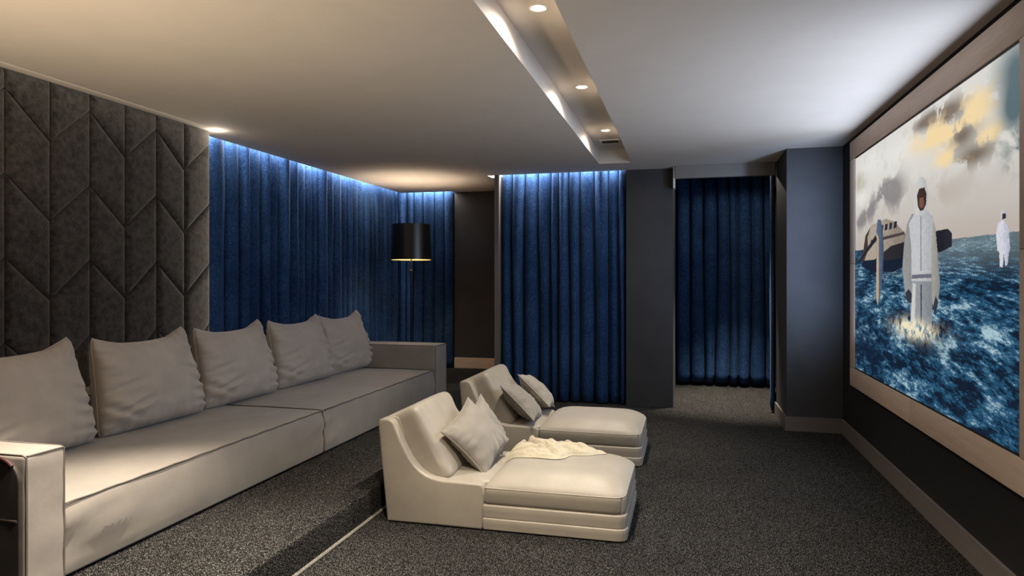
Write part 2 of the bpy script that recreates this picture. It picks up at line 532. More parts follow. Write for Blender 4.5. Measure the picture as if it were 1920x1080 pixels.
# ------------------------------------------------------------------ cushions
def pillow_bm(w, h, t, pinch=.07, ear=.5, seed=0, wr=.012, sag=0.0, n=34, belly=0.0, tip=0.0, creases=(), rnd=0, taper=0):
    """local: x width, y height, z thickness"""
    bm = bmesh.new()
    def g(a): return max(0, 1-a*a)
    def pt(u, v, sg):
        pu = 1 - pinch*(1-v*v)**1.0*abs(u)**2
        pv = 1 - pinch*(1-u*u)**1.0*abs(v)**2
        if v > 0: pv -= sag*(1-u*u)**.7*v
        x = w/2*u*pu; y = h/2*v*pv
        if tip and v > 0: y += tip*max(0, abs(u)-.55)/.45*v*h*.5*(1 if u > 0 else .55)
        x *= 1 - taper*v
        if rnd:
            kk = 1 - rnd*(abs(u)*abs(v))**7; x *= kk; y *= kk
        f = (g(u)**ear)*(g(v)**ear)
        f *= 1 - belly*v
        e = max(abs(u), abs(v))
        wrk = wr*e**3*(nz(u*3.1+seed, v*9 if abs(u) > abs(v) else v*2, sg*2+seed) + .7*nz(u*9 if abs(v) > abs(u) else u*2, v*3, sg+seed*3))
        wrk += wr*.55*nz(u*2.2, v*3.2, seed*1.7+sg)
        for (u0, v0, u1, v1, dp, wd) in creases:
            du, dv = u1-u0, v1-v0; L2 = du*du+dv*dv
            tt = ((u-u0)*du+(v-v0)*dv)/L2
            dd = ((u-u0)*dv-(v-v0)*du)/math.sqrt(L2)
            if -.15 < tt < 1.15:
                en = max(0, 1-abs(tt-.35)/.8)
                wrk += dp*en*(-math.exp(-(dd/wd)**2) + .8*math.exp(-((dd-wd*1.9)/(wd*1.2))**2) + .5*math.exp(-((dd+wd*1.9)/(wd*1.2))**2))
        z = sg*(t/2*f + (wrk*f**.35 if f > 0 else 0))
        return (x, y, z)
    us = [math.sin(math.pi/2*(-1+2*i/n)) for i in range(n+1)]
    F, Bk = {}, {}
    for i, u in enumerate(us):
        for j, v in enumerate(us):
            F[i, j] = bm.verts.new(pt(u, v, 1))
            Bk[i, j] = F[i, j] if i in (0, n) or j in (0, n) else bm.verts.new(pt(u, v, -1))
    for i in range(n):
        for j in range(n):
            bm.faces.new((F[i, j], F[i+1, j], F[i+1, j+1], F[i, j+1]))
            q = (Bk[i, j], Bk[i, j+1], Bk[i+1, j+1], Bk[i+1, j])
            bm.faces.new(q)
    rim = [F[i, 0].co.copy() for i in range(n)] + [F[n, j].co.copy() for j in range(n)] + [F[i, n].co.copy() for i in range(n, 0, -1)] + [F[0, j].co.copy() for j in range(n, 0, -1)]
    return bm, rim

def frame_mat(center, up, normal):
    nrm = Vector(normal).normalized(); up = Vector(up); up = (up - nrm*up.dot(nrm)).normalized()
    x = up.cross(nrm)
    m = Matrix((x, up, nrm)).transposed().to_4x4()
    m.translation = Vector(center)
    return m

def make_cushion(name, mat4, args, mat, pipe_mat, label, cat, group, pr_=.005):
    root = thing(name, None, label, cat, group, mat=mat4)
    bm, rim = pillow_bm(**args)
    link('cover', bm, mat, root, local=True, angle=None)
    link('piping', tube(rim, pr_, 6, True), pipe_mat, root, local=True, angle=None)
    return root

def dup(root, mat4, label):
    r = root.copy(); col.objects.link(r); r.matrix_world = mat4; r['label'] = label
    for ch in root.children:
        c = ch.copy(); col.objects.link(c); c.parent = r
        for g in ch.children:
            d = g.copy(); col.objects.link(d); d.parent = c
    return r

lean = R(12)
labels = ['taupe back cushion on the sofa nearest the camera, cut by the left picture edge',
          'taupe back cushion on the sofa, second from the near armrest',
          'taupe back cushion on the sofa, middle one of the five, where padding meets curtain',
          'taupe back cushion on the sofa, second from the far armrest',
          'taupe back cushion on the sofa leaning next to the far armrest']
cents = [2.835, 3.755, 4.645, 5.565, 6.40]
c0 = None
for yc, lb in zip(cents, labels):
    m4 = frame_mat((-3.430, yc-.005, .795), (-math.sin(lean), 0, math.cos(lean)), (math.cos(lean), -.06, math.sin(lean)))
    if c0 is None:
        c0 = make_cushion('back_cushion', m4, dict(w=.80, h=.60, t=.30, pinch=.03, ear=.36, seed=2, wr=.028, sag=.14, belly=.22, tip=.13, rnd=.045, taper=.075, n=64, creases=((.98, .0, .45, .14, .016, .04), (.98, -.25, .5, -.14, .018, .045), (.98, -.5, .5, -.40, .020, .05), (.98, -.72, .55, -.70, .016, .05), (-.95, -.12, -.35, .02, .016, .05), (-.75, -.55, -.2, -.38, .020, .05), (-.95, -.45, -.45, -.75, .024, .06))),
                          M['cushion'], M['cushion'], lb, 'cushion', 'back cushions along the sofa', .004)
    else: dup(c0, m4, lb)

# ------------------------------------------------------------------ chaises
ch = thing('chaise_longue', (-1.06, 4.16, 0), 'low beige upholstered chaise longue nearer the camera, cream throw lying on it', 'chaise longue', 'pair of beige chaises facing the screen')
CY0, CY1 = 3.775, 4.55
sidep = [(-1.742, .004), (-1.800, .585), (-1.792, .607), (-1.775, .614), (-1.735, .614), (-1.712, .606), (-1.697, .588), (-1.654, .49), (-1.625, .435), (-1.597, .388), (-1.565, .348), (-1.53, .316), (-1.49, .293), (-1.451, .280), (-1.41, .273), (-1.375, .270), (-1.167, .268), (-1.152, .263), (-1.144, .247), (-1.144, .02), (-1.150, .004)]
for (y0, y1) in ((CY0, CY0+.075), (CY1-.075, CY1)):
    link('side_panel', prism(sidep, 'y', y0, y1, .014, 4), M['chaise'], ch, angle=50)
backp = [(-1.744, .006), (-1.800, .585), (-1.790, .607), (-1.775, .613), (-1.705, .613), (-1.69, .60), (-1.66, .52), (-1.63, .006)]
link('backrest', prism(backp, 'y', CY0+.070, CY1-.070, .004, 2), M['chaise'], ch, angle=50)
# back cushion : soft wedge leaning on the slope of the side panels
def backc():
    bm = bmesh.new()
    L, T, W = .49, .20, (CY1-CY0-.146)
    def dsp(w, n, c, h):
        w = w.copy()
        a = max(0, 1-((w.y-c.y)/h.y)**4); b = max(0, 1-((w.z-c.z)/h.z)**4)
        if n.x > .3: w.x += .034*a*b*(1-.3*(w.z-c.z)/h.z) + .016*nz(w.y*5, w.z*9, 4)*b + .007*nz(w.y*13, w.z*6, 6)
        if n.z > .3: w.z += .012*a
        return w
    add_soft(bm, -T/2, T/2, -W/2, W/2, -L/2, L/2, .04, .03, dsp, 5)
    a = R(30)
    rot = Matrix.Rotation(-a, 4, 'Y')
    bm.transform(Matrix.Translation((-1.565, (CY0+CY1)/2, .425)) @ rot)
    return bm
link('back_cushion', backc(), M['chaise'], ch, angle=80)
# long seat cushion with a crown
def round_front(w, c, h, rc):
    dx = w.x - (c.x+h.x-rc); dy = abs(w.y-c.y) - (h.y-rc)
    if dx > 0 and dy > 0:
        l = math.hypot(dx, dy); m = max(dx, dy)
        if l > 1e-6:
            w.x = c.x+h.x-rc + dx*m/l
            w.y = c.y + math.copysign(h.y-rc + dy*m/l, w.y-c.y)
    return w
def crown(cr, ry):
    def f(w, n, c, h):
        w = w.copy()
        u = (w.x-c.x)/h.x; v = (w.y-c.y)/h.y
        if n.z > .2:
            a = (1-min(1, abs(u))**6)**1.0*(1-min(1, abs(v))**5)
            w.z += cr*a + .003*nz(w.x*5, w.y*5, 2)*a
        if n.z < .5 and w.z < c.z + h.z*.3:
            tt = (c.z+h.z*.3-w.z)/(1.3*h.z)
            if abs(n.x) + abs(n.y) > .3: 
                w.y -= math.copysign(.010*tt, v)*abs(v)
        return round_front(w, c, h, .07)
    return f
bm = soft(-1.140, -.325, CY0-.002, CY1+.002, .148, .256, .026, .035, crown(.085, 1), 5)
add_soft(bm, -1.66, -1.10, CY0+.076, CY1-.076, .15, .262, .02, .04, crown(.022, 1))
sc_ = link('seat_cushion', bm, M['chaise'], ch, angle=80)
ring = []
for k in range(12): ring.append((-1.13+.735*k/11, CY0+.004, .247))
for k in range(1, 7): ring.append((-.398+.066*math.sin(k*math.pi/12), CY0+.07-.066*math.cos(k*math.pi/12), .247))
for k in range(8): ring.append((-.332, CY0+.08+(CY1-CY0-.16)*k/7, .247))
for k in range(0, 7): ring.append((-.398+.066*math.cos(k*math.pi/12), CY1-.07+.066*math.sin(k*math.pi/12), .247))
for k in range(12): ring.append((-.41-.72*k/11, CY1-.004, .247))
link('piping', tube(ring, .0048, 6), M['chaise'], sc_)
def wob(w, n, c, h):
    w = w.copy()
    if abs(n.y) > .5 or abs(n.x) > .5:
        e = .002*math.sin((w.z-c.z)/h.z*3.0) 
        w += Vector((n.x, n.y, 0))*e
    return round_front(w, c, h, .05)
link('base', soft(-1.143, -.322, CY0+.003, CY1-.003, .074, .151, .009, .04, wob), M['chaise'], ch, angle=80)
link('base', soft(-1.143, -.318, CY0+.001, CY1-.001, .006, .076, .009, .04, wob), M['chaise'], ch, angle=80)
DY = 1.555
ch2 = dup(ch, Matrix.Translation((-1.075, 4.16+DY, 0)), 'low beige upholstered chaise longue further from the camera, in front of the blue curtain')

# pillows on the chaises
pa = dict(w=.45, h=.385, t=.17, pinch=.10, ear=.5, seed=5, wr=.02, creases=((-.3, -.95, -.1, -.3, .016, .05), (.15, -.95, .2, -.35, .014, .05), (.9, -.2, .35, -.05, .014, .05), (-.9, .1, -.35, .12, .012, .05), (.6, -.9, .3, -.4, .012, .05)))
p1 = make_cushion('throw_pillow', frame_mat((-1.295, 4.15, .455), (-.25, -.07, .27), (.122, -.041, .103)), pa, M['pillow'], M['pillow'],
                  'square beige throw pillow leaning on its corner at the front of the nearer chaise', 'cushion', 'beige throw pillows on the chaises', .006)
dup(p1, frame_mat((-1.315, 4.36, .405), (-.15, -.12, .31), (.112, -.029, .043)), 'beige throw pillow mostly hidden behind the front pillow on the nearer chaise')
dup(p1, frame_mat((-1.335, 5.55, .425), (-.70, .05, .65), (.68, .12, .72)), 'beige throw pillow in front on the further chaise, its piped edge turned to the camera')
dup(p1, frame_mat((-1.30, 5.96, .45), (-.70, .05, .65), (.68, .20, .72)), 'beige throw pillow at the back of the further chaise, against the blue curtain')

# crumpled throw
def throw_bm():
    bm = bmesh.new()
    NR, NA = 56, 200
    cx, cy = -.885, 4.36
    def outline(a):
        r = 1 + .10*math.sin(3*a+.6) + .08*math.sin(5*a+2.0) + .05*math.sin(9*a)
        return (.335*math.cos(a)*r, .205*math.sin(a)*r)
    def seat(x, y):
        u = (x+.7325)/.4075; v = (y-4.1625)/.3895
        a = (1-min(1, abs(u))**6)*(1-min(1, abs(v))**5)
        return .256 + .085*a
    rows = []
    for i in range(NR+1):
        t = i/NR
        row = []
        for k in range(NA):
            a = 2*math.pi*k/NA
            ox, oy = outline(a)
            x = cx + ox*t; y = cy + oy*t
            # folds : ridged noise warped
            qx, qy = x*6 + .8*nz(x*7, y*7, 3), y*8 + .9*nz(x*6, y*8, 9)
            rg = (1 - min(1, abs(nz(qx, qy, 2.2))*2.6))**1.4
            bl1 = min(1, abs(nz(qx*.85, qy*.8, 2.2))*2.5)**.65; bl2 = min(1, abs(nz(qx*1.7+3, qy*1.5, 7.2))*2.2)**.8
            rg2 = (1 - min(1, abs(nz(qx*2.1+3, qy*1.7, 7.2))*2.4))**1.5
            env = max(0, 1-t**2.2)
            back = .62 + .5*(oy*t+.2)/.4
            hgt = .012 + env*back*(.074*bl1 + .030*bl2)
            if t > .9: hgt *= max(.25, (1-t)/.1*.75+.25)
            row.append((x, y, seat(x, y) + hgt))
        rows.append(row)
    V = [[bm.verts.new(p) for p in row] for row in rows[1:]]
    c = bm.verts.new(rows[0][0])
    Bt = [[bm.verts.new((p[0], p[1], seat(p[0], p[1])+.003)) for p in rows[-1]]]
    for k in range(NA):
        bm.faces.new((c, V[0][k], V[0][(k+1) % NA]))
        for i in range(NR-1):
            bm.faces.new((V[i][k], V[i+1][k], V[i+1][(k+1) % NA], V[i][(k+1) % NA]))
        bm.faces.new((V[-1][k], Bt[0][k], Bt[0][(k+1) % NA], V[-1][(k+1) % NA]))
    bmesh.ops.recalc_face_normals(bm, faces=bm.faces)
    return bm
tw = link('throw_blanket', throw_bm(), M['throw'], None, angle=None)
tag(tw, 'crumpled cream throw blanket lying on the seat of the nearer chaise', 'blanket')

# ------------------------------------------------------------------ floor lamp
LX, LY = -3.365, 8.015
fl = thing('floor_lamp', (LX, LY, PLAT), 'tall floor lamp with black drum shade behind the far end of the sofa', 'lamp')
link('base', lathe([(.0, PLAT), (.15, PLAT), (.152, PLAT+.012), (.14, PLAT+.022), (.02, PLAT+.03), (.0, PLAT+.03)][1:-1], LX, LY), M['black_metal'], fl)
bm = lathe([(.011, PLAT+.028), (.011, 1.52), (.018, 1.525), (.018, 1.56), (.009, 1.565), (.009, 1.80)], LX, LY, 20)
link('pole', bm, M['black_metal'], fl)
zb, zt, rb, rt = 1.693, 2.135, .253, .238
s1 = link('lamp_shade', lathe([(rb, zb), (rt, zt), (rt-.003, zt), (rb-.003, zb)], LX, LY, 64, True), M['shade'], fl)
bm = lathe([(rb-.0032, zb+.004), (rt-.0032, zt-.002), (rt-.006, zt-.002), (rb-.006, zb+.004)], LX, LY, 64, True)
g_ = link('lining', bm, M['gold'], s1); g_['label'] = 'gold inner lining'
bm = lathe([(rb+.001, zb-.003), (rb+.001, zb+.005), (rb-.008, zb+.005), (rb-.008, zb-.003)], LX, LY, 64, True)
r_ = link('rim', bm, M['gold'], s1); r_['label'] = 'thin gold rim'
bm = bmesh.new()
for k in range(3):
    a = k*2*math.pi/3
    add_tube(bm, [(LX, LY, 1.78), (LX+.24*math.cos(a), LY+.24*math.sin(a), 1.78)], .003, 6)
link('shade_support', bm, M['black_metal'], fl)
b_ = link('bulb', lathe([(.008, 1.80), (.012, 1.815), (.030, 1.85), (.034, 1.875), (.026, 1.90), (.008, 1.91)], LX, LY, 24), M['bulb'], fl)

# ------------------------------------------------------------------ lights helper
def lamp(name, typ, loc, energy, color, aim=None, parent=None, long=(0, 1, 0), **kw):
    d = bpy.data.lights.new(name, typ); d.energy = energy; d.color = color
    for k, v in kw.items(): setattr(d, k, v)
    o = bpy.data.objects.new(name, d); col.objects.link(o)
    if aim is not None:
        z_ = -Vector(aim).normalized(); y_ = Vector(long); y_ = y_ - z_*y_.dot(z_)
        if y_.length < 1e-3: y_ = Vector((1, 0, 0)) - z_*z_.x
        y_.normalize()
        o.rotation_euler = Matrix((y_.cross(z_), y_, z_)).transposed().to_euler()
    if parent is not None:
        o.parent = parent; o.location = Vector(loc) - root_loc(parent)
    else: o.location = loc
    return o

WARM = (1.0, .90, .75); NEUT = (1, .93, .84); COOL = (.80, .90, 1.0)
lamp('floor_lamp_light', 'POINT', (LX, LY, 1.93), 30, (1, .90, .76), parent=fl, shadow_soft_size=.09)

# ------------------------------------------------------------------ downlights in the ceiling trough
ZT = CEIL+.147
def downlight(x, y, z, label, energy, angle=75, aim=(0, 0, -1), group='recessed ceiling spotlights', blend=.8, wide=0):
    t = thing('downlight', (x, y, z), label, 'ceiling light', group)
    link('trim_ring', lathe([(.050, z-.001), (.050, z-.006), (.044, z-.009), (.036, z-.006), (.036, z-.001)], x, y, 32, True), M['white'], t)
    link('lens', lathe([(.036, z-.001), (.036, z-.006), (.030, z-.008), (.005, z-.0085)], x, y, 32), M['lamp_glow'], t)
    lamp('downlight_beam', 'SPOT', (x, y, z-.02), energy, WARM, aim, t, spot_size=R(angle), spot_blend=blend, shadow_soft_size=.03)
    if wide: lamp('downlight_spill', 'SPOT', (x, y, z-.02), wide, WARM, aim, t, spot_size=R(165), spot_blend=.25, shadow_soft_size=.03)
    return t
downlight(-.738, 3.42, ZT, 'round recessed ceiling light in the trough, nearest the camera, at the top picture edge', 178, 93, wide=20, blend=.65)
downlight(-.738, 4.91, ZT, 'round recessed ceiling light in the trough, middle of the three', 178, 93, wide=20, blend=.65)
downlight(-.738, 6.405, ZT, 'round recessed ceiling light in the trough, furthest, beside the small vent', 150, 60, wide=14)
downlight(-.738, 1.93, ZT, 'round recessed ceiling light in the trough, fourth counted from the small vent', 680, 104, wide=20)
downlight(-.738, .44, ZT, 'round recessed ceiling light in the trough, fifth counted from the small vent', 200, 72, wide=20)
downlight(-2.2, 2.2, CEIL, 'round recessed ceiling light above the near armrest of the sofa', 700, 66)
downlight(.62, 8.55, CEIL+.147, 'round recessed ceiling light inside the doorway recess', 900, 58, wide=22)

# air vent
vx, vy = -.75, 6.94
av = thing('air_vent', (vx, vy, ZT), 'small white framed dark air vent at the far end of the ceiling trough', 'vent')
bm = bmesh.new()
for (x0, x1, y0, y1) in ((-.1, .1, -.1, -.085), (-.1, .1, .085, .1), (-.1, -.085, -.085, .085), (.085, .1, -.085, .085)):
    add_box(bm, vx+x0, vx+x1, vy+y0, vy+y1, ZT-.012, ZT-.001)
link('frame', bm, M['white'], av, smooth=False)
link('grille', box(vx-.085, vx+.085, vy-.085, vy+.085, ZT-.003, ZT-.001), M['dark_hole'], av, smooth=False)
for k in range(4):
    yy = vy-.06+.04*k
    bm = box(vx-.084, vx+.084, yy-.010, yy+.006, ZT-.009, ZT-.005)
    link('slat', bm, M['dark_hole'], av, smooth=False)

# ------------------------------------------------------------------ projection screen
sy0, sy1, sz0, sz1 = 3.385, 6.337, .70, 2.47
fr = .172
XF = 1.378
ps = thing('projection_screen', (XF, (sy0+sy1)/2, sz0-fr), 'large wall screen in a pale oak frame showing a stormy sea scene', 'screen')
ym = (sy0+sy1)/2
def rail(y0, y1, z0, z1, g): 
    return box(XF, XW-.002, y0+.0012, y1-.0012, z0+.0012, z1-.0012, bevel=.003)
oy, oz = M['oak']['y'], M['oak']['z']
zm = 1.582
zb_, zt_ = sz0-.012, sz1+.012
for (y0, y1) in ((sy0-fr, ym), (ym, sy1+fr)):
    link('frame_rail', rail(y0, y1, sz0-fr, zb_, 0), oy, ps)
    link('frame_rail', rail(y0, y1, zt_, sz1+fr, 0), oy, ps)
for (y0, y1) in ((sy0-fr, sy0-.012), (sy1+.012, sy1+fr)):
    for (z0, z1) in ((zb_, zm), (zm, zt_)):
        link('frame_stile', rail(y0, y1, z0, z1, 0), oz, ps)
bm = bmesh.new()
bw = .014
for (y0, y1, z0, z1) in ((sy0-.012, sy1+.012, sz0-.012, sz0+bw), (sy0-.012, sy1+.012, sz1-bw, sz1+.012), (sy0-.012, sy0+.004, sz0, sz1), (sy1-.004, sy1+.012, sz0, sz1)):
    add_box(bm, XF+.008, XW-.004, y0, y1, z0, z1)
bz = link('bezel', bm, M['bezel'], ps, smooth=False)

# picture painted per vertex on a fine flat grid
def vnoise(x, y, seed):
    xi = np.floor(x).astype(np.int64); yi = np.floor(y).astype(np.int64)
    fx = x-xi; fy = y-yi
    fx = fx*fx*(3-2*fx); fy = fy*fy*(3-2*fy)
    def hsh(a, b):
        h = (a*374761393 + b*668265263 + seed*982451653) & 0xffffffff
        h = ((h ^ (h >> 13))*1274126177) & 0xffffffff
        return ((h ^ (h >> 16)) & 0xffff)/65535.0
    a = hsh(xi, yi); b = hsh(xi+1, yi); c = hsh(xi, yi+1); d = hsh(xi+1, yi+1)
    return (a*(1-fx)+b*fx)*(1-fy) + (c*(1-fx)+d*fx)*fy
def fbm(x, y, seed, octv=5, gain=.55):
    s = 0; a = 1; t = 0
    for o in range(octv):
        s = s + a*vnoise(x*2**o, y*2**o, seed+o*7); t += a; a *= gain
    return s/t
def ss(a, b, x):
    t = np.clip((x-a)/(b-a), 0, 1); return t*t*(3-2*t)
def srgb(*c): return np.array([((v/255+.055)/1.055)**2.4 if v > 10 else v/255/12.92 for v in c])
def mixc(A, B, t): return A*(1-t[..., None]) + B*t[..., None]
def poly_mask(a, b, pts):
    inside = np.zeros(a.shape, bool); n = len(pts)
    for i in range(n):
        x1, y1 = pts[i]; x2, y2 = pts[(i+1) % n]
        c = ((y1 > b) != (y2 > b)) & (a < (x2-x1)*(b-y1)/((y2-y1) + 1e-12)+x1)
        inside ^= c
    return inside.astype(float)

NA_, NB_ = 560, 640
aw, bh = sy1-sy0, sz1-sz0
A_, B_ = np.meshgrid(np.linspace(0, aw, NA_), np.linspace(0, bh, NB_), indexing='ij')
hor = .992 - .0106*A_
# sky
w1 = fbm(A_*1.1+3, B_*1.6, 11); 
c1 = fbm(A_*1.3+w1*1.3, B_*2.1+w1*.8, 3, 6); c2 = fbm(A_*2.6+7+w1, B_*3.4+2, 5, 6, .6)
sky = np.ones(A_.shape+(3,))*srgb(196, 190, 182)
up = ss(hor, 1.77, B_)
sky = mixc(sky, srgb(214, 212, 205), ss(.15, .6, up))
d1 = fbm(A_*3.6+w1*1.6, B_*5.2+w1*1.1, 3, 7, .62); d2 = fbm(A_*5.0+7+c1*1.4, B_*7.0+2, 5, 7, .62)
def blob(cA, cB, sA, sB): return np.exp(-((A_-cA)/sA)**2 - ((B_-cB)/sB)**2)
def cloud(color, blobs, d, lo, hi, k):
    global sky
    m = sum(blob(*q) for q in blobs)
    sky = mixc(sky, srgb(*color), np.clip(np.clip(m, 0, 1)*ss(lo, hi, d + .22*(np.clip(m, 0, 1)-.5))*k, 0, 1))
cloud((228, 226, 220), [(.45, 1.66, .4, .12), (1.25, 1.60, .5, .12), (.2, 1.42, .2, .08)], d2, .36, .52, .9)
cloud((124, 118, 120), [(.85, 1.40, .34, .10), (.48, 1.28, .28, .09), (1.15, 1.33, .22, .12), (.15, 1.22, .2, .07)], d1, .42, .58, .85)
cloud((172, 168, 142), [(.16, 1.55, .2, .1)], d2, .36, .56, .8)
cloud((178, 164, 152), [(1.9, 1.25, .6, .12)], d1, .40, .60, .6)
cloud((112, 96, 80), [(2.15, 1.66, .32, .07), (2.32, 1.50, .22, .07), (2.48, 1.37, .3, .06), (1.75, 1.70, .3, .05)], d2, .40, .54, .95)
cloud((242, 214, 160), [(1.85, 1.60, .35, .07), (2.52, 1.62, .26, .07), (2.66, 1.44, .22, .05), (2.10, 1.42, .26, .06), (2.2, 1.55, .4, .04)], d1, .44, .56, .95)
cloud((64, 92, 100), [(2.92, 1.68, .22, .14), (2.90, 1.50, .14, .10), (2.95, 1.30, .16, .10)], d1, .30, .50, .95)
sky = mixc(sky, srgb(176, 160, 150), np.clip((1-ss(0, .22, B_-hor))*.55, 0, 1))
# sea with perspective
dep = np.clip(hor-B_, 1e-3, None)
pz = 1/(dep+.06)
X2 = (A_-1.2)*pz*1.0
wv = fbm(X2*1.6+5, pz*3.4, 41, 6, .62)
wf = fbm(A_*20*(.35+pz*.12), B_*78*(.3+pz*.10), 57, 6, .85)
wl_ = fbm(A_*3.2+.8*fbm(A_*5, B_*9, 3), B_*14-A_*.4, 77, 6, .6)
k = .30*wv + .52*wf + .32*wl_ - .07
base_far = srgb(104, 122, 130)
sea_dark = srgb(8, 26, 46); sea_mid = srgb(34, 84, 116); sea_hi = srgb(172, 202, 212)
nd = ss(0, .9, dep)
sea = mixc(np.ones(A_.shape+(3,))*sea_dark, sea_mid, ss(.42, .53, k))
sea = mixc(sea, sea_hi, ss(.53, .66, k)*.9)
sea = mixc(sea, srgb(120, 134, 136), (1-ss(0, .24, dep))*ss(1.2, 2.0, A_)*.6)
sea = mixc(sea, srgb(8, 26, 52), np.clip(np.exp(-((A_-.35)/.6)**2 - ((B_-.22)/.2)**2)*.6 , 0, 1))
sea = mixc(sea, srgb(10, 24, 44), np.clip(np.exp(-((A_-1.05)/.55)**2 - ((B_-.84)/.07)**2)*.85, 0, 1))
pic = np.where((B_ > hor)[..., None], sky, sea)
tx = fbm(A_*64, B_*70, 91, 4, .8); tf = fbm(A_*20, B_*24, 17, 5, .7)
def paint(pts, c, dark=None, k=.5, soft_=1.0):
    global pic
    m = poly_mask(A_ + .008*(tx-.5), B_ + .008*(tx-.5), pts)*soft_
    c = np.ones(A_.shape+(3,))*srgb(*c)
    if dark:
        a_ = [q[0] for q in pts]; sd = (A_-min(a_))/(max(a_)-min(a_))
        c = mixc(c, srgb(*dark), np.clip(.30*ss(.40, .62, tx)*k + .55*ss(.35, 1.0, sd + .25*(tf-.5))*k, 0, 1))
    pic = mixc(pic, c, m)
# a plain stranded boat in the left background
paint([(.20, .86), (.33, .93), (1.36, .91), (1.40, .85), (1.1, .80), (.5, .81)], (14, 26, 44))
paint([(.12, .90), (.26, .97), (.32, 1.09), (.52, 1.17), (.92, 1.185), (1.12, 1.15), (1.42, 1.03), (1.42, .90), (1.02, .885), (.6, .90)], (176, 164, 148), (96, 84, 76), .9)
paint([(.12, .90), (.26, .97), (.34, 1.10), (.50, 1.16), (.40, 1.08), (.42, .98), (.30, .90)], (62, 50, 46))
paint([(.60, .90), (1.02, .885), (1.42, .90), (1.42, 1.0), (1.05, .985)], (44, 40, 42), (20, 22, 28), .8)
for q in range(5):
    a0 = .66+.11*q
    paint([(a0, 1.10), (a0+.07, 1.105), (a0+.085, 1.145), (a0+.02, 1.15)], (40, 40, 50))
paint([(.50, 1.03), (1.35, 1.045), (1.35, 1.065), (.50, 1.055)], (70, 62, 60))
paint([(1.90, .90), (2.02, .907), (2.18, .93), (2.18, 1.0), (2.12, 1.03), (1.90, 1.03)], (26, 26, 34), (48, 48, 58), .6)
# wooden post standing in the water in front of it
paint([(.64, .60), (.70, .545), (.76, .60), (.84, .80), (.86, .98), (.83, 1.12), (.78, 1.19), (.70, 1.20), (.66, 1.12), (.66, .8)], (88, 104, 128), (40, 54, 78), .9)
paint([(.655, .62), (.70, .555), (.73, .62), (.73, 1.06), (.67, 1.10), (.665, .8)], (196, 172, 138), (120, 96, 74), .7)
paint([(.115, .905), (.14, .885), (.68, 1.05), (.64, 1.085)], (32, 32, 42))
# plain pale wader seen from the front, hood up
W1 = (196, 196, 198); W2 = (120, 124, 138)
paint([(1.36, .66), (1.47, .62), (1.53, .70), (1.53, 1.02), (1.60, 1.16), (1.50, 1.165), (1.40, 1.11), (1.34, .98), (1.30, .82)], (150, 150, 150), (88, 88, 94), .7)
paint([(1.80, 1.14), (1.88, 1.12), (1.93, 1.04), (1.97, .86), (2.0, .72), (1.97, .62), (1.90, .57), (1.86, .66), (1.83, .82), (1.80, 1.0)], (164, 160, 150), (96, 98, 112), .7)
paint([(1.47, .47), (1.66, .47), (1.68, .60), (1.70, .46), (1.87, .46), (1.87, .62), (1.86, .80), (1.50, .80), (1.47, .62)], (150, 154, 158), (92, 98, 108), .7)
paint([(1.49, .74), (1.86, .74), (1.86, .95), (1.90, 1.10), (1.79, 1.165), (1.56, 1.17), (1.44, 1.11), (1.49, .95)], W1, W2, .55)
paint([(1.50, .755), (1.86, .76), (1.86, .785), (1.50, .78)], (104, 106, 118))
paint([(1.48, .48), (1.56, .48), (1.58, .72), (1.52, .73)], (206, 206, 200), (150, 150, 150), .4)
paint([(1.665, .48), (1.69, .48), (1.69, .72), (1.665, .72)], (64, 70, 80))
paint([(1.665, .80), (1.68, .80), (1.68, 1.14), (1.665, 1.14)], (112, 114, 124))
paint([(1.36, .66), (1.42, .60), (1.49, .60), (1.50, .66), (1.44, .69)], (50, 52, 62))
paint([(1.88, .58), (1.93, .55), (1.97, .62), (1.93, .66)], (50, 52, 62))
paint([(1.57, 1.15), (1.54, 1.22), (1.545, 1.29), (1.58, 1.35), (1.65, 1.38), (1.71, 1.375), (1.77, 1.34), (1.795, 1.27), (1.79, 1.19), (1.75, 1.15)], (202, 202, 200), (140, 142, 146), .6)
paint([(1.62, 1.20), (1.60, 1.27), (1.64, 1.31), (1.74, 1.305), (1.775, 1.26), (1.765, 1.20), (1.72, 1.17), (1.66, 1.17)], (64, 44, 36), (30, 24, 24), .8)
paint([(1.645, 1.20), (1.645, 1.25), (1.72, 1.25), (1.735, 1.20), (1.70, 1.18)], (126, 84, 66), (86, 56, 46), .7)
# spray around the legs
foam = np.exp(-((A_-1.55)/.34)**2 - ((B_-.435)/.055)**2)
pic = mixc(pic, srgb(236, 226, 196), np.clip(foam*1.9*ss(.30, .62, tf), 0, 1))
pic = mixc(pic, srgb(20, 34, 46), np.clip(np.exp(-((A_-1.75)/.32)**2 - ((B_-.34)/.05)**2)*.6, 0, 1))
# small far wader at the right
paint([(2.735, .885), (2.72, .96), (2.742, 1.015), (2.80, 1.02), (2.85, .98), (2.865, .89), (2.85, .87), (2.84, .82), (2.815, .81), (2.80, .87), (2.79, .808), (2.76, .808), (2.755, .88)], (214, 214, 224), (130, 134, 160), .7)
paint([(2.767, 1.02), (2.766, 1.06), (2.79, 1.07), (2.825, 1.06), (2.832, 1.02)], (196, 196, 202), (120, 122, 132), .5)
paint([(2.785, 1.025), (2.785, 1.05), (2.82, 1.05), (2.822, 1.025)], (56, 44, 46))
pic = mixc(pic, srgb(24, 44, 56), np.clip(np.exp(-((A_-2.81)/.10)**2 - ((B_-.785)/.018)**2)*.8, 0, 1))

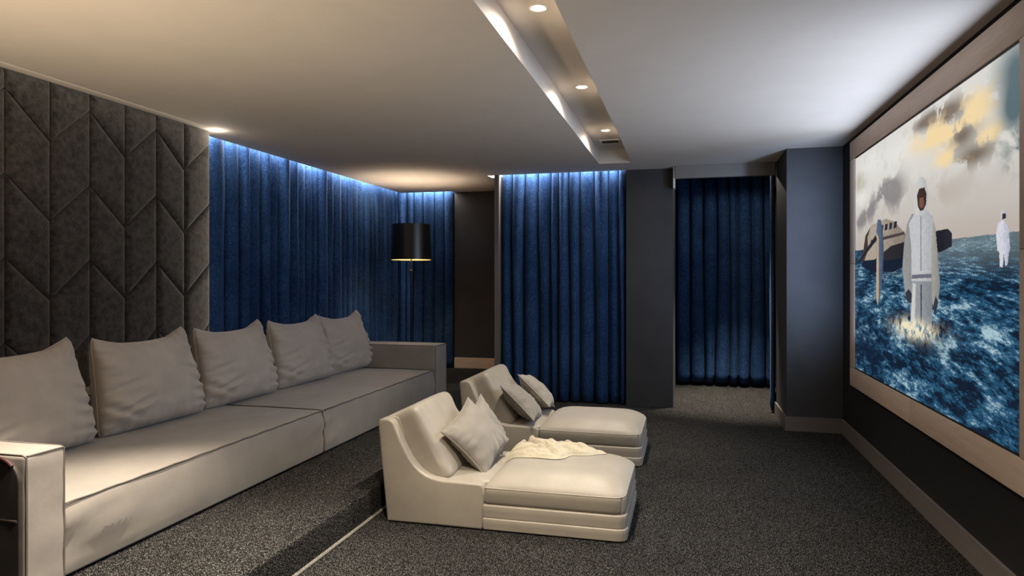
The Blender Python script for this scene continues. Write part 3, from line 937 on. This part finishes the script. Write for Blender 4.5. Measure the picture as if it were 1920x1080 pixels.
me = bpy.data.meshes.new('picture')
xs_ = np.full(A_.size, 1.3855)
co = np.stack([xs_ - ps.location.x, (sy1 - A_).ravel() - ps.location.y, (sz0 + B_).ravel() - ps.location.z], 1)
idx = np.arange(NA_*NB_).reshape(NA_, NB_)
q = np.stack([idx[:-1, :-1], idx[1:, :-1], idx[1:, 1:], idx[:-1, 1:]], -1).reshape(-1, 4)[:, ::-1]
me.vertices.add(len(co)); me.vertices.foreach_set('co', co.astype(np.float32).ravel())
me.loops.add(q.size); me.loops.foreach_set('vertex_index', q.ravel().astype(np.int32))
me.polygons.add(len(q)); me.polygons.foreach_set('loop_start', np.arange(0, q.size, 4, dtype=np.int32))
me.update(calc_edges=True)
at = me.color_attributes.new('picture', 'FLOAT_COLOR', 'POINT')
rgba = np.concatenate([np.clip(pic.reshape(-1, 3), 0, 1), np.ones((A_.size, 1))], 1)
at.data.foreach_set('color', rgba.astype(np.float32).ravel())
m, nt, p = new_mat('lit screen picture')
an = nt.nodes.new('ShaderNodeAttribute'); an.attribute_name = 'picture'
p.inputs['Base Color'].default_value = (.01, .01, .01, 1); p.inputs['Roughness'].default_value = .4
p.inputs['Specular IOR Level'].default_value = .1
nt.links.new(an.outputs['Color'], p.inputs['Emission Color']); p.inputs['Emission Strength'].default_value = 1.0
me.materials.append(m)
po = bpy.data.objects.new('picture', me); col.objects.link(po); po.parent = ps
po['label'] = 'glowing picture of a wader in a rough sea under clouds'

# ------------------------------------------------------------------ led strips (in the slots) and their light
def led(name, x0, x1, y0, y1, z0, z1, mat, label):
    o = link(name, box(x0, x1, y0, y1, z0, z1), mat, None, smooth=False)
    return tag(o, label, 'led strip', 'led strips lighting the walls')
led('led_strip', -4.052, -4.046, 5.0, 9.2, CEIL+.10, CEIL+.115, M['led_cool'], 'cool white led strip in the ceiling slot above the long left curtain')
led('led_strip', -4.0, -3.27, 9.240, 9.254, CEIL+.10, CEIL+.115, M['led_cool'], 'cool white led strip in the ceiling slot above the corner curtain')
led('led_strip', -2.33, -.70, 7.931, 7.936, CEIL+.10, CEIL+.115, M['led_cool'], 'cool white led strip in the ceiling slot above the middle curtain')
led('led_strip', -3.935, -3.925, 4.947, 4.957, PLAT+.02, CEIL-.02, M['led_warm'], 'thin warm led strip standing along the end of the padded wall panel')
lamp('slot_light_left', 'AREA', (-4.056, 7.1, CEIL+.085), 80, (1,.97,.95), (-.85, 0, -.5), shape='RECTANGLE', size=.02, size_y=4.2)
lamp('slot_light_corner', 'AREA', (-3.64, 9.248, CEIL+.085), 13, (1,.97,.95), (0, .8, -.6), long=(1, 0, 0), shape='RECTANGLE', size=.02, size_y=.74)
lamp('slot_light_middle', 'AREA', (-1.45, 7.946, CEIL+.085), 37, (1,.97,.95), (0, .8, -.6), long=(1, 0, 0), shape='RECTANGLE', size=.02, size_y=1.5)
lamp('panel_end_light', 'AREA', (-3.80, 5.02, 1.45), 2.6, WARM, (-.5, -.86, 0), long=(0, 0, 1), shape='RECTANGLE', size=.02, size_y=2.4)
lamp('panel_top_light', 'AREA', (-3.80, 3.0, CEIL-.004), 1.2, WARM, (-.6, 0, -1), shape='RECTANGLE', size=.015, size_y=3.8)
lamp('panel_corner_light', 'POINT', (-3.82, 4.93, CEIL-.045), .9, WARM, shadow_soft_size=.01)
# screen light
lamp('screen_light', 'AREA', (1.365, ym, 1.97), 46, (.66, .78, 1.0), (-1, 0, 0), shape='RECTANGLE', size=1.2, size_y=2.9)
lamp('pier_fill', 'AREA', (1.31, 6.10, 1.75), 7.2, (.44, .64, 1.0), (-.34, .94, 0), long=(0, 0, 1), shape='RECTANGLE', size=.08, size_y=1.6, spread=R(76))  # extra lamp added to brighten the pier, beyond the screen's own glow
# warm uplight added to brighten the ceiling, out of view at left, no fixture
lamp('ceiling_fill', 'SPOT', (-2.6, 1.4, 1.15), 160, (1, .80, .55), (.12, .35, 1), spot_size=R(140), spot_blend=.8, shadow_soft_size=.15)

w = bpy.data.worlds.new('World'); scn.world = w; w.use_nodes = True
bg = w.node_tree.nodes['Background']
bg.inputs[0].default_value = (.62, .58, .55, 1); bg.inputs[1].default_value = .03

# ------------------------------------------------------------------ camera
cam = bpy.data.cameras.new('camera'); co_ = bpy.data.objects.new('camera', cam); col.objects.link(co_)
cam.sensor_width = 36; cam.lens = 24.0; cam.clip_start = .05
cam.shift_y = -18/1920
co_.location = (0, 0, EYE)
co_.rotation_euler = (R(90), 0, math.atan(328/1280))
scn.camera = co_
scn.view_settings.view_transform = 'Standard'
scn.view_settings.look = 'None'
scn.view_settings.exposure = 0.0
scn.view_settings.gamma = 1.0
scn.cycles.use_denoising = True
scn.cycles.max_bounces = 8
scn.cycles.diffuse_bounces = 5
scn.cycles.sample_clamp_indirect = 8
